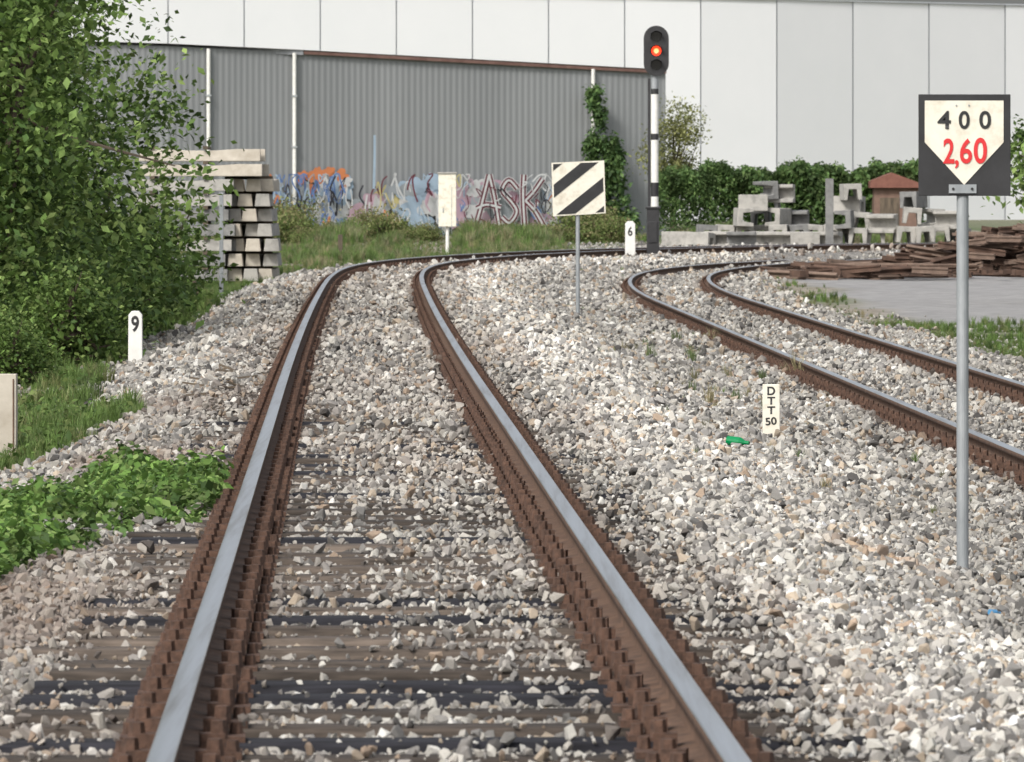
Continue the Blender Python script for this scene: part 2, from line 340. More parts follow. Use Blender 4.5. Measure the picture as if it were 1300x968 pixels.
def field(n,x0,x1,y0,y1,fn,h0,h1,pal,name=None):
    X=rng.uniform(x0,x1,n);Y=rng.uniform(y0,y1,n); k=fn(X,Y); X=X[k];Y=Y[k]
    sc=rng.uniform(h0,h1,len(X))*(.75+.25*samp(gr,X,Y)).clip(.35,1.5)
    rot=np.stack([rng.normal(size=len(X))*.12,rng.normal(size=len(X))*.12,rng.uniform(0,6.28,len(X))],1)
    pal=np.array(pal); col=pal[rng.integers(0,len(pal),len(X))]*rng.uniform(.7,1.3,(len(X),1))
    return np.stack([X,Y,samp(Z,X,Y)-.01],1),sc,rot,col
gp=[(.10,.16,.04),(.13,.20,.055),(.08,.125,.035),(.17,.19,.075),(.13,.21,.055)]
dry=[(.26,.23,.13),(.22,.21,.12),(.13,.17,.07)]
parts=[field(22000,-9,-2.0,38,150,lambda X,Y:(samp(grass,X,Y)>.35)&(rng.random(len(X))<.9),.10,.30,gp),
 field(6500,-4.3,-2.4,43,66,lambda X,Y:(samp(grass,X,Y)>.3),.06,.17,gp),
 field(9000,-14,9,172,266,lambda X,Y:(samp(u1,X,Y)<-2.5)&(X<WX(820,Y)),.25,.5,gp+dry),
 field(2500,-14,4,225,266,lambda X,Y:(samp(gr,X,Y)>-.3)&(X<WX(820,Y)),.5,.95,gp+dry),
 field(4000,-14,4,150,200,lambda X,Y:(samp(u1,X,Y)<-2.4),.15,.4,gp+dry),
 field(11000,4.8,12,50,103,lambda X,Y:(samp(u2,X,Y)>2.0)&(samp(gr,X,Y)>-1),.07,.22,gp),
 field(2800,5.0,14,100,170,lambda X,Y:(samp(asph,X,Y)<.3)&(samp(u2,X,Y)>1.8),.06,.2,gp+dry),
 field(260,-2,4,30,160,lambda X,Y:(samp(u1,X,Y)>1.6)&(samp(u2,X,Y)<-1.0),.08,.2,dry+gp),
 field(50,1.0,3.2,60,105,lambda X,Y:(samp(u1,X,Y)>1.9),.15,.3,dry),
 field(4000,6,26,236,262,lambda X,Y:X>3,.3,.8,gp+dry)]
scatter('grass',*[np.concatenate([p[i] for p in parts]) for i in range(4)],ctf,M['grass'])
# ------------------------------------------------------------ leaves
def leaves(P,size,col,droop=.3,seed=0,upness=.5):
    r=np.random.default_rng(seed); n=len(P); sz=(size*r.uniform(.6,1.3,n))[:,None]
    nrm=r.normal(size=(n,3)); nrm[:,2]=np.abs(nrm[:,2])+upness; nrm/=np.linalg.norm(nrm,axis=1)[:,None]
    t=r.normal(size=(n,3)); t-=nrm*(t*nrm).sum(1)[:,None]; t/=np.linalg.norm(t,axis=1)[:,None]; t[:,2]-=droop; bt=np.cross(nrm,t)
    V=np.stack([P,P+t*sz*.45+bt*sz*.3+nrm*sz*.06,P+t*sz*1.0,P+t*sz*.45-bt*sz*.3+nrm*sz*.06],1).reshape(-1,3)
    i=np.arange(n)*4; Fc=np.concatenate([np.stack([i,i+1,i+2],1),np.stack([i,i+2,i+3],1)])
    return V,Fc,np.repeat(col,4,0)
def tree_mesh(name,H,R,zlow,ncl,npl,size,pal,seed,trunk=True,shape=1.0,spread=.26):
    r=np.random.default_rng(seed); C=[]
    lobes=[(r.normal()*R*.4,r.normal()*R*.4,r.uniform(zlow+.15*H,H*.85),r.uniform(.4,.75)*R) for _ in range(10)]
    for _ in range(ncl):
        l=lobes[r.integers(len(lobes))]; v=r.normal(size=3); v/=np.linalg.norm(v); q=r.uniform(.55,1.08)
        p=np.array([l[0]+v[0]*l[3]*q,l[1]+v[1]*l[3]*q,l[2]+v[2]*l[3]*q*shape]); p[2]=max(zlow,p[2]); C.append(p)
    C=np.array(C); cc=r.integers(0,len(pal),ncl); pal=np.array(pal); br=r.uniform(.65,1.35,ncl)
    P=np.repeat(C,npl,0)+r.normal(size=(ncl*npl,3))*spread*np.array([1,1,.8]); col=np.repeat(pal[cc]*br[:,None],npl,0)*r.uniform(.75,1.25,(ncl*npl,1))
    V,Fc,Cc=leaves(P,size,col,.3,seed); lm=np_mesh(name+'_foliage',V,Fc,3,[M['leaf']],Cc)
    mb=MB()
    if trunk:
        pts=[Vector((0,0,-.1))]; 
        for i in range(1,6): pts.append(Vector((r.normal()*.12*i*.5,r.normal()*.12*i*.5,H*.75*i/5)))
        for i in range(5): mb.cyl(pts[i],pts[i+1],.13*(1-i/6)*H/5,.13*(1-(i+1)/6)*H/5,8,M['bark'])
        for j in range(26):
            a=pts[1+j%4]; t=Vector(C[r.integers(ncl)]); mid=(a+t)/2+Vector((0,0,-.15)); mb.cyl(a,mid,.04,.028,5,M['bark']); mb.cyl(mid,t,.028,.008,5,M['bark'])
    return lm,mb
def place(name,tm,loc,rz=0,sc=1):
    lm,wm=tm; E=empty(name,loc); E.rotation_euler=(0,0,rz); E.scale=(sc,)*3
    o=bpy.data.objects.new('foliage',lm); link(o,E)
    if wm: o=bpy.data.objects.new('trunk',wm); link(o,E)
def fin(mb):
    if not mb.v: return None
    o=mb.build('t'); me=o.data; bpy.data.objects.remove(o); return me
gl=[(.085,.14,.035),(.11,.18,.045),(.145,.22,.06),(.19,.26,.08),(.06,.105,.03)]
tA,mA=tree_mesh('tree',5.6,2.0,.25,560,40,.11,gl,1); tA=(tA,fin(mA))
tB,mB_=tree_mesh('tree',5.2,1.8,.1,500,40,.105,gl,2); tB=(tB,fin(mB_))
for i,(x,y,k,rz,sc) in enumerate([(-6.3,80,0,0,1),(-6.8,87,1,2,1.08),(-7.2,95,0,3.5,1.05),(-8.1,104,1,.7,1.1),(-9.2,113,0,5,1.0),(-9.6,84,0,1.3,1.2),(-10.3,97,1,4,1.25),(-11.2,110,0,2.2,1.2),(-12,124,1,1,1.15),(-12.5,138,0,3,1.1)]):
    place('leafy_tree',(tA,tB)[k],(x,y,gz(x,y)),rz,sc)
sb,mb_=tree_mesh('shrub',1.1,.8,.02,150,36,.09,gl,5,trunk=True); sb=(sb,fin(mb_))
for (x,y,sc) in [(-5.0,78,.8),(-5.3,84,1),(-5.4,92,1.1),(-5.5,100,1.1),(-5.75,106,1.2),(-6.9,118,1.0),(-6.1,72,1),(-5.0,70,.5),(-7.6,128,1),(-5.9,96,1.5),(-6.2,90,1.6)]:
    place('shrub',sb,(x,y,gz(x,y)),x*7,sc)
wl=[(.11,.16,.045),(.14,.19,.06),(.19,.22,.08),(.22,.2,.1)]
wb,mw=tree_mesh('w',1.3,1.0,.02,90,34,.13,wl,8,trunk=True); wb=(wb,fin(mw))
for i in range(34):
    px=rng.uniform(345,800);y=rng.uniform(232,270); big=(450<px<510) or px<375 or (715<px<800)
    place('roadside_shrub',wb,(WX(px,y),y,-.5),rng.uniform(0,6),rng.uniform(.65,.95) if big else rng.uniform(.3,.45))
tC,mC=tree_mesh('t',3.6,1.1,1.6,170,40,.12,gl,11); tC=(tC,fin(mC)); place('leafy_tree',tC,(9.8,122,-.5),0,1)
place('shrub',sb,(8.9,112,-.5),1,.5)
yl=[(.2,.21,.08),(.26,.27,.11),(.15,.17,.07)]
tD,mD=tree_mesh('t',6.9,1.15,1.5,190,32,.15,yl,12,spread=.3); tD=(tD,fin(mD)); place('young_tree',tD,(WX(856,272),272,-.5),0,.82)
def leafvolume(name,n,fn,size,pal,seed,parent=None,up=.2):
    r=np.random.default_rng(seed); P,cl=fn(r,n); pal=np.array(pal); col=pal[r.integers(0,len(pal),len(P))]*cl[:,None]*r.uniform(.7,1.3,(len(P),1))
    V,Fc,C=leaves(P,size,col,.4,seed,up); me=np_mesh(name,V,Fc,3,[M['leaf']],C); return link(bpy.data.objects.new(name,me),parent)
def hedge(r,n):
    x0,x1=WX(828,262),WX(1168,262); X=r.uniform(x0,x1,n); bump=.13*np.sin(X*1.9)+.10*np.sin(X*4.3+1)+.07*np.sin(X*9)
    zt=2.15+bump+.08*r.normal(size=n); q=r.random(n); Zz=-.5+(zt+.5)*np.sqrt(q); Y=260+r.uniform(0,1.8,n)+.5*np.sin(X*3+Zz*2)
    cl=.9+.35*np.sin(X*5+Zz*4+np.sin(Zz*6)); return np.stack([X,Y,Zz],1),cl
leafvolume('hedge',46000,hedge,.17,[(.09,.155,.05),(.065,.12,.038),(.125,.19,.065)],20)
def ivy(r,n):
    ce=[]
    for i in range(120):
        py=112+200*r.random()**.8; w=float(np.interp(py,[112,135,155,190,215,260,312],[3,7,15,23,19,26,36])); cx=float(np.interp(py,[112,135,160,240,312],[756,757,765,771,778]))
        ce.append((cx+w*r.uniform(-1,1),py,r.uniform(3,7)))
    ce=np.array(ce); i=r.integers(0,len(ce),n); px=ce[i,0]+r.normal(size=n)*ce[i,2]*.75; py=ce[i,1]+r.normal(size=n)*ce[i,2]; py=py.clip(108,312)
    Y=282.9-r.random(n)*np.interp(py,[115,260,310],[.35,.6,1.6])*(.4+ce[i,2]/7)
    return np.stack([WX(px,Y),Y,WZ(py,Y)],1),.6+.55*((ce[i,0]*7.3+ce[i,1]*3.1)%1)
leafvolume('ivy',8500,ivy,.19,[(.085,.15,.05),(.06,.115,.04),(.11,.18,.06)],21)
def nettle(r,n):
    X=r.uniform(-3.8,-1.4,n);Y=r.uniform(29.0,43,n); U=samp(u1,X,Y)
    edge=29.6+(X+2.3)*7.0+1.0*np.sin(X*6)+.4*np.sin(X*17); g=samp(gr,X,Y)
    k=(Y>edge)&(U<-.88-.10*np.abs(np.sin(Y*1.3)))&(Y<41.2+np.sin(X*5)-.5*(X+2.5)**2)&(g+.5*np.sin(X*9+Y*2)>-1.3); X=X[k];Y=Y[k]; g=g[k]
    top=.05+.10*(1+np.sin(X*5+Y*1.1))*.5+.06*np.sin(X*13+Y*2.7)+.035*g+.035*r.normal(size=len(X)); top=top.clip(.03,.3)
    return np.stack([X,Y,samp(Z,X,Y)+.02+top*np.sqrt(r.random(len(X)))],1),.8+.3*np.sin(X*9+Y*3)
leafvolume('weed_patch',56000,nettle,.055,[(.11,.20,.045),(.15,.255,.06),(.08,.15,.04),(.2,.29,.09)],22,up=.7)
def creep(r,n):
    X=r.uniform(-5.2,-1.8,n);Y=r.uniform(44,76,n); g=samp(gr,X,Y); G_=samp(gravel,X,Y); k=(G_<.55)&(g>-.3)&(np.sin(X*7+Y)*.5+g*.6>0); X=X[k];Y=Y[k]
    return np.stack([X,Y,samp(Z,X,Y)+.01+.14*r.random(len(X))**1.5],1),.8+.25*np.sin(X*6+Y*2)
leafvolume('ground_vines',16000,creep,.06,[(.08,.15,.035),(.12,.19,.05),(.15,.20,.06)],25,up=.7)
# ------------------------------------------------------------ grey warehouse
def wallY(px): return np.interp(px,[-200,215,845],[271,275,285])
def WP(px,py,off=0): 
    Y=float(wallY(px)); return (WX(px,Y),Y-off,WZ(py,Y))
E=empty('grey_warehouse',(0,285,-.5))
M['clad']=noisy('grey_cladding',(.20,.21,.215),(.24,.25,.255),.5,.6,0,0,stretch=(1,1,.15))
M['trim']=noisy('roof_trim_rust',(.10,.05,.04),(.2,.12,.1),3,.7,0,0)
M['trimg']=noisy('roof_trim_grey',(.2,.21,.22),(.3,.31,.33),3,.6,.0,0)
mb=MB()
def topy(px): return np.interp(px,[-200,215,385,386,755,850],[47,59,67,67,87,92])
pxs=np.arange(-200,846,1.9); vs=[];fs=[]
for i,px in enumerate(pxs):
    o_=(0,.014,.014,0)[i%4]
    p=WP(px,topy(px),o_); vs.append((p[0],p[1],-.6)); vs.append(p)
for i in range(len(pxs)-1): fs.append((2*i,2*i+2,2*i+3,2*i+1))
mb.poly(vs,fs,M['clad'])
a=WP(-200,47);c=WP(845,92)
mb.poly([(c[0],c[1],-.6),(c[0],c[1],c[2]),(c[0]-3,c[1]+45,c[2]+.8),(c[0]-3,c[1]+45,-.6)],[(0,1,2,3)],M['clad'])
mb.poly([(a[0],a[1],-.6),(a[0],a[1],a[2]),(a[0]-1.5,a[1]+45,a[2]+.8),(a[0]-1.5,a[1]+45,-.6)],[(0,1,2,3)],M['clad'])
mb.build('walls',E)
mb=MB(); P=[WP(px,topy(px),.1) for px in (-200,215,385,500,620,755,845)]
mb.poly([(p[0],p[1]-.1,p[2]+.10) for p in P]+[(p[0]-(3 if i==6 else 0),p[1]+45,p[2]+.3) for i,p in enumerate(P)],[(i,i+1,i+8,i+7) for i in range(6)],M['trim']); mb.build('roof',E)
mb=MB()
for pa,pb,mt in ((-200,385,'trimg'),(386,755,'trim'),(755,846,'trim')):
    A=Vector(WP(pa,topy(pa),.16));B=Vector(WP(pb,topy(pb),.16)); h=.065 if mt=='trim' else .10
    mb.poly([A-Vector((0,0,h)),B-Vector((0,0,h)),B+Vector((0,0,h)),A+Vector((0,0,h))],[(0,1,2,3)],M[mt])
    mb.poly([A+Vector((0,0,h)),B+Vector((0,0,h)),B+Vector((0,.3,h)),A+Vector((0,.3,h))],[(0,1,2,3)],M[mt])
mb.build('roof_trim',E)
mb=MB()
for px in (265,374,753):
    A=WP(px,topy(px)+1,.2); mb.cyl((A[0],A[1],A[2]),(A[0],A[1],-.5),.075,.075,10,M['white'])
    for z in (1,3,5): mb.box((A[0],A[1],z),(.22,.2,.07),M['galv'])
mb.build('downpipes',E)
def pm(n,c): return noisy('graffiti_'+n,tuple(x*.8 for x in c),c,2,.6,0,0)
G={n:pm(n,c) for n,c in dict(lb=(.34,.44,.54),w=(.55,.56,.56),o=(.56,.2,.08),y=(.5,.44,.2),pk=(.46,.32,.38),mr=(.13,.03,.045),k=(.03,.03,.04),bl=(.12,.2,.4),gy=(.31,.34,.36)).items()}
mb=MB(); gof=[.05]
def blob(px,py,rx,ry,mat,seed,spk=.2):
    r=np.random.default_rng(seed); gof[0]+=.0025; n=26; ph=r.uniform(0,6.28,4); vs=[WP(px,py,gof[0])]
    for i in range(n):
        a=6.2832*i/n; q=1+spk*(math.sin(2*a+ph[0])*.5+math.sin(3*a+ph[1])*.5+math.sin(5*a+ph[2])*.4+math.sin(8*a+ph[3])*.25)
        vs.append(WP(px+rx*q*math.cos(a),min(max(py+ry*q*math.sin(a),212),299),gof[0]))
    mb.poly(vs,[(0,i+1,(i+1)%n+1) for i in range(n)],mat)
def stroke(pts,w,mat):
    gof[0]+=.0025; Q=[]
    pts=[np.array(p,float) for p in pts]
    for i in range(len(pts)-1):
        p0=pts[max(i-1,0)];p1=pts[i];p2=pts[i+1];p3=pts[min(i+2,len(pts)-1)]
        for t in np.linspace(0,1,6)[:-1 if i<len(pts)-2 else None]: Q.append(.5*((2*p1)+(-p0+p2)*t+(2*p0-5*p1+4*p2-p3)*t*t+(-p0+3*p1-3*p2+p3)*t**3))
    vs=[]
    for i,q in enumerate(Q):
        d=Q[min(i+1,len(Q)-1)]-Q[max(i-1,0)]; d/=np.linalg.norm(d)+1e-6; n_=np.array([-d[1],d[0]])*w/2
        vs+= [WP(*(q+n_),gof[0]),WP(*(q-n_),gof[0])]
    mb.poly(vs,[(2*i,2*i+1,2*i+3,2*i+2) for i in range(len(Q)-1)],mat)
sd=0
def rb(x0,x1,y0,y1,n,rx,ry,cols):
    global sd
    for i in range(n):
        sd+=1; r=random.Random(sd); blob(r.uniform(x0,x1),r.uniform(y0,y1),rx*r.uniform(.6,1.3),ry*r.uniform(.6,1.3),G[r.choice(cols)],sd,.3)
rb(340,372,232,290,14,10,14,['lb','bl','w','lb','gy']); rb(380,440,236,290,24,12,15,['w','lb','w','gy','lb']); rb(380,442,217,234,11,8,7,['o','o','o'])
rb(382,442,230,252,5,6,6,['o','w']); rb(450,515,242,290,22,11,12,['y','lb','gy','y','pk','w','lb']); rb(512,558,232,290,20,12,13,['lb','w','lb','gy']); rb(558,602,240,290,16,9,12,['lb','gy','w','pk'])
rb(600,658,236,290,22,12,14,['w','gy','gy','pk']); rb(650,702,238,290,18,12,13,['w','pk','gy','gy'])
for i in range(110):
    r=random.Random(900+i); x=r.choice([r.uniform(380,440),r.uniform(380,440),r.uniform(450,600),r.uniform(450,600),r.uniform(655,698),r.uniform(342,368)]); y=r.uniform(226,282); x0_=x
    pts=[(x,y)]
    for k in range(5): x+=r.uniform(-7,8);y+=r.choice([-1,1])*r.uniform(5,18); y=min(max(y,222),288); pts.append((x,y))
    stroke(pts,r.uniform(.9,2.2),G[r.choice(['lb','bl','k','mr','w','pk','y','o','w','lb']) if x0_>445 else r.choice(['bl','lb','w','o','gy','k','bl'])])
stroke([(476,172),(476,200),(475,240)],3.0,G['lb'])
letters=[[(604,287),(612,258),(621,222)],[(621,222),(628,252),(634,287)],[(605,265),(618,260),(636,264)],[(657,240),(646,229),(638,242),(649,256),(656,269),(647,283),(637,276)],[(665,222),(664,250),(666,287)],[(689,227),(678,243),(667,255)],[(667,255),(679,268),(690,287)]]
for w_,mt in ((9,'w'),(6.8,'mr'),(2.6,'w')):
    for l_ in letters: stroke(l_,w_,G[mt])
for i in range(16):
    r=random.Random(400+i); x=r.uniform(602,698);y=r.uniform(225,285); stroke([(x,y),(x+r.uniform(-6,6),y+r.uniform(-12,12)),(x+r.uniform(-10,10),y+r.uniform(-14,14))],r.uniform(1,2),G[r.choice(['mr','k','w'])])
mb.build('graffiti',E)
# ------------------------------------------------------------ white warehouse
E=empty('white_warehouse',(0,410,-.5)); M['panel']=noisy('white_panel',(.74,.755,.765),(.77,.78,.79),.3,.6,0,0); M['joint']=noisy('panel_joint',(.52,.55,.58),(.58,.6,.63),1,.6,0,0); M['edge']=noisy('roof_edge',(.4,.42,.45),(.48,.5,.53),1,.6,0,0)
def BY(px): return np.interp(px,[-900,950,1300,1600],[360,400,414,424])
mb=MB(); jn=MB(); edges=[310+96.6*k for k in range(-12,14)]
for a,b_ in zip(edges[:-1],edges[1:]):
    A=(WX(a,BY(a)),BY(a));B=(WX(b_,BY(b_)),BY(b_))
    mb.poly([(A[0]+.035,A[1],-.6),(B[0]-.035,B[1],-.6),(B[0]-.035,B[1],12),(A[0]+.035,A[1],12)],[(0,1,2,3)],M['panel'])
Q=[(WX(q,BY(q)),BY(q)) for q in edges]; nq=len(Q)
jn.poly([(q[0],q[1]+.1,-.6) for q in Q]+[(q[0],q[1]+.1,11.95) for q in Q],[(i,i+1,i+nq+1,i+nq) for i in range(nq-1)],M['joint'])
mb.build('wall_panels',E); jn.build('panel_joints',E)
mb=MB(); mb.poly([(q[0],q[1]-.12,12.0) for q in Q]+[(q[0],q[1]-.12,12.09) for q in Q]+[(q[0],q[1]+60,12.3) for q in Q],[(i,i+1,i+nq+1,i+nq) for i in range(nq-1)]+[(nq+i,nq+1+i,2*nq+1+i,2*nq+i) for i in range(nq-1)],M['edge']); mb.build('roof_edge',E)
# ------------------------------------------------------------ speed sign
x,y=WX(1222,36.3),36.3; zb=gz(x,y)-.05
E=empty('railway_speed_sign',(x,y,zb)); W=lambda px:WX(px,y-.04); Hh=lambda py:WZ(py,y-.04)
mb=MB(); mb.cyl((x,y,zb),(x,y,Hh(238)),.031,.031,18,M['galv']); mb.cyl((x,y,Hh(238)),(x,y,Hh(236.5)),.033,.025,18,M['galv']); mb.build('post',E)
mb=MB(); mb.box((W(1224.5),y-.036,Hh(184.5)),(W(1283)-W(1166),.006,Hh(120)-Hh(249)),M['black']); mb.build('plate',E,bevel=.003)
mb=MB(); mb.box((W(1222),y-.045,Hh(240)),(W(1240)-W(1205),.008,.045),M['galv']); mb.box((W(1222),y-.012,Hh(150)),(.11,.05,.03),M['galv'])
for q in (1210,1234): mb.cyl((W(q),y-.055,Hh(240)),(W(q),y-.03,Hh(240)),.007,.007,8,M['letter'])
for q,w_ in ((1214,142),(1230,142)): mb.cyl((W(q),y-.05,Hh(w_-8)),(W(q),y-.03,Hh(w_-8)),.004,.004,8,M['galv'])
mb.build('brackets',E)
mb=MB(); mb.prism([(W(a)-x,Hh(b_)-zb) for a,b_ in ((1174,128),(1274,128),(1274,181),(1224,235),(1174,181))],-.0435,-.0402,M['cream'],(x,y,zb)); mb.build('pentagon',E)
for ch,a,b_ in (('4',1190,1207),('0',1217,1231),('0',1243,1258)): text(ch,W(a),W(b_),Hh(164),Hh(141),y-.048,M['letter'],'digit',E,.018)
for ch,a,b_,c_,d_,yo in (('2',1197.5,1211.5,208,176,.048),(',',1212,1217,214,203.5,.0486),('6',1218.5,1234,208,176,.048),('0',1236,1253,208,175,.048)): text(ch,W(a),W(b_),Hh(c_),Hh(d_),y-yo,M['red'],'digit',E,.02)
# ------------------------------------------------------------ striped marker board
y=107.0;x=WX(733.5,y);zb=gz(x,y)-.05; E=empty('striped_marker_board',(x,y,zb)); W=lambda px:WX(px,y-.05); Hh=lambda py:WZ(py,y-.05)
mb=MB(); mb.cyl((x,y,zb),(x,y,Hh(225)),.032,.032,14,M['galv']); mb.build('post',E)
mb=MB(); mb.prism([(W(a)-x,Hh(b_)-zb) for a,b_ in [(700,207),(767,204),(769,271),(702,275)]],-.05,-.03,M['cream'],(x,y,zb)); mb.build('board',E)
def clip(poly,f):
    out=[]
    for i in range(len(poly)):
        p,q=poly[i],poly[(i+1)%len(poly)]; a,b_=f(p),f(q)
        if a>=0: out.append(p)
        if a*b_<0: t=a/(a-b_); out.append((p[0]+(q[0]-p[0])*t,p[1]+(q[1]-p[1])*t))
    return out
mb=MB()
for d0,d1 in ((770,779),(797,814),(838,856),(875,890)):
    pl=clip(clip([(702,208.5),(765,206),(767,269.5),(704,273)],lambda p:p[1]+.8*p[0]-d0),lambda p:d1-p[1]-.8*p[0])
    if len(pl)>2: mb.prism([(W(a)-x,Hh(b_)-zb) for a,b_ in pl],-.055,-.0505,M['black'],(x,y,zb))
mb.build('stripes',E)
# ------------------------------------------------------------ signal
y=166.0;x=WX(829,y);zb=gz(x,y)-.05; E=empty('railway_signal',(x,y,zb)); Hs=lambda py:WZ(py,y)
mb=MB(); mb.box((x,y,zb+.06),(.6,.6,.16),M['conc']); mb.build('foundation',E,bevel=.02)
mb=MB(); mb.box((x,y,(zb+.14+Hs(265))/2),(.29,.28,Hs(265)-zb-.14),M['black']); mb.box((x,y-.15,Hs(295)),(.2,.02,.5),M['black']); mb.box((x,y,Hs(264)),(.36,.34,.05),M['black']); mb.build('cabinet',E,bevel=.01)
mb=MB()
bands=[(265,250,'white'),(250,232,'black'),(232,178,'white'),(178,170,'black'),(170,120,'white'),(120,113,'black'),(113,96,'galv')]
for a,b_,mt in bands: mb.cyl((x+.04,y,Hs(a)),(x+.04,y,Hs(b_)),.09,.09,14,M[mt])
mb.box((x-.09,y,(Hs(262)+Hs(100))/2),(.06,.06,Hs(100)-Hs(262)),M['black']); mb.build('mast',E)
cx=WX(833,y); w=.295
def stad(w,zt,zb_):
    pts=[];n=14
    for i in range(n+1): a=math.pi*i/n; pts.append((w*math.cos(a),zt-w+w*math.sin(a)))
    for i in range(n+1): a=math.pi+math.pi*i/n; pts.append((w*math.cos(a),zb_+w+w*math.sin(a)))
    return pts
mb=MB(); mb.prism(stad(w,Hs(33),Hs(97)),-.14,-.11,M['black'],(cx,y,0)); mb.prism(stad(w*.72,Hs(38),Hs(92)),-.109,.12,M['black'],(cx,y,0)); mb.build('head',E)
mb=MB()
for py in (47,65,83):
    z=Hs(py); r=.115; mb.cyl((cx,y-.141,z),(cx,y-.155,z),r,r,20,M['lamp'] if py==65 else M['glass_dark'])
    if py==65: mb.cyl((cx,y-.156,z),(cx,y-.162,z),r*.5,r*.5,16,M['lampc'])
    n=12; R=r+.02; vs=[]
    for i in range(n+1):
        a=math.pi*(i/n)*1.1-.05*math.pi; 
        for rr,yy in ((R,-.14),(R,-.38 if 2<i<10 else -.27),(R+.012,-.38 if 2<i<10 else -.27),(R+.012,-.14)): vs.append((cx+rr*math.cos(a),y+yy,z+rr*math.sin(a)))
    fs=[]
    for i in range(n):
        for k in range(4): fs.append((4*i+k,4*i+(k+1)%4,4*i+4+(k+1)%4,4*i+4+k))
    mb.poly(vs,fs,M['black'])
mb.build('lamps_and_hoods',E)
# ------------------------------------------------------------ posts
def post(name,px,Y,ptop,wpx,depth,mat,pointed=True,zb=None):
    x=WX(px,Y); zb=gz(x,Y)-.04 if zb is None else zb; E=empty(name,(x,Y,zb)); w=wpx*Y/F/2; t=WZ(ptop,Y)-zb
    mb=MB(); sh=[(-w,0),(w,0),(w*.96,t*.93),(w*.5,t),(-w*.5,t),(-w*.96,t*.93)] if pointed else [(-w,0),(w,0),(w,t),(-w,t)]
    mb.prism(sh,-depth/2,depth/2,mat,(x,Y,zb)); mb.build('post_body',E,bevel=.006); return E,x,zb,w,t
E,x,zb,w,t=post('marker_post',172,77,395,18,.12,M['white']); text('9',WX(167,77),WX(177,77),WZ(422,77),WZ(401,77),77-.062,M['letter'],'digit',E,.03)
E,x,zb,w,t=post('marker_post',800,164,281,13,.14,M['white']); text('6',WX(797,164),WX(803,164),WZ(300,164),WZ(288,164),164-.072,M['letter'],'digit',E,.03)
E,x,zb,w,t=post('concrete_post',9,49.5,475,25,.14,M['concw'],False)
mb=MB(); mb.box((x+w*.7,49.5-.075,zb+t*.5),(.008,.006,t*.9),M['rust']); mb.build('rust_streak',E)
y=54.5;E,x,zb,w,t=post('marker_post',979,y,488,22,.03,M['cream'],False)
for s_,a,b_,c_,d_,ry in (('D',974,984,502,491,0),('T',974,984,514,504,0),('T',974,984,526,516,0),('50',971.5,986,540,530,.1)): text(s_,WX(a,y),WX(b_,y),WZ(c_,y),WZ(d_,y),y-.0165,M['letter'],'lettering',E,.03,1,ry)
post('wooden_stake',249,113,354,9,.1,M['wood'],False); post('wooden_stake',432,190,298,6,.1,M['wood'],False)
post('metal_stake',281,118,245,5,.05,M['galv'],False)
y=200;x=WX(568,y); E=empty('trackside_cabinet',(x,y,-.5)); mb=MB(); mb.box((x,y,(WZ(221,y)+WZ(288,y))/2),(.5,.3,WZ(221,y)-WZ(288,y)),M['cream']); mb.box((x,y,WZ(220,y)),(.56,.36,.05),M['conc']); mb.build('cabinet_box',E,bevel=.015)
mb=MB(); mb.cyl((x,y,-.5),(x,y,WZ(288,y)),.05,.05,10,M['white']); mb.build('leg',E); mb=MB(); mb.box((x+.12,y-.155,.8),(.01,.01,1.3),M['galv']); mb.box((x-.12,y-.16,.8),(.03,.02,.12),M['galv']); mb.build('door_trim',E)
# ------------------------------------------------------------ concrete sleeper stack
E=empty('concrete_sleeper_stack',(-6.3,150,-.5)); r=random.Random(3)
def csleeper(mb,c,L,w,h,rz,mat):
    R=Matrix.Rotation(rz,3,'Z'); V=[];n=[(-L/2,1,0),(-L*.3,1,0),(-L*.12,.8,.03),(L*.12,.8,.03),(L*.3,1,0),(L/2,1,0)]
    for xx,wf,dz in n:
        for (yy,zz) in ((-w/2*wf,-h/2),(w/2*wf,-h/2),(w/2*wf*.82,h/2-dz),(-w/2*wf*.82,h/2-dz)): V.append(R@Vector((xx,yy,zz))+Vector(c))
    fs=[(0,3,2,1),(20,21,22,23)]
    for i in range(5):
        for k in range(4): fs.append((4*i+k,4*i+(k+1)%4,4*i+4+(k+1)%4,4*i+4+k))
    mb.poly(V,fs,mat)
mb=MB(); bt=MB()
for k in range(9):
    z=-.5+.14+k*.31
    for row in range(4):
        Y=147+row*.42
        if k<7: csleeper(mb,(WX(238,150)+r.uniform(-.12,.12),Y-.4,z),2.1,.32,.24,r.uniform(-.03,.03),M[r.choice(['conc','concd','conc'])])
        else: csleeper(mb,(WX(266,150)+r.uniform(-.12,.12),Y-.4,z),2.5,.34,.25,r.uniform(-.03,.03),M['concw'])
    for c_ in (-.6,.5): bt.box((WX(240,150)+c_,147.2,z+.155),(.1,1.6,.07),M['wood'])
    if k<7:
        jx=r.uniform(-.09,.09)
        for q in range(3):
            csleeper(mb,(WX(300,148)+q*.335+jx+r.uniform(-.02,.02),148.2+r.uniform(-.35,.2),z),2.6,.325,.26,math.pi/2+r.uniform(-.03,.03),M[r.choice(['concw','conc','concw'])])
        bt.box((WX(317,148),147.5,z+.155),(1.0,.1,.07),M['wood'])
mb.build('sleepers',E,bevel=.012); bt.build('battens',E)
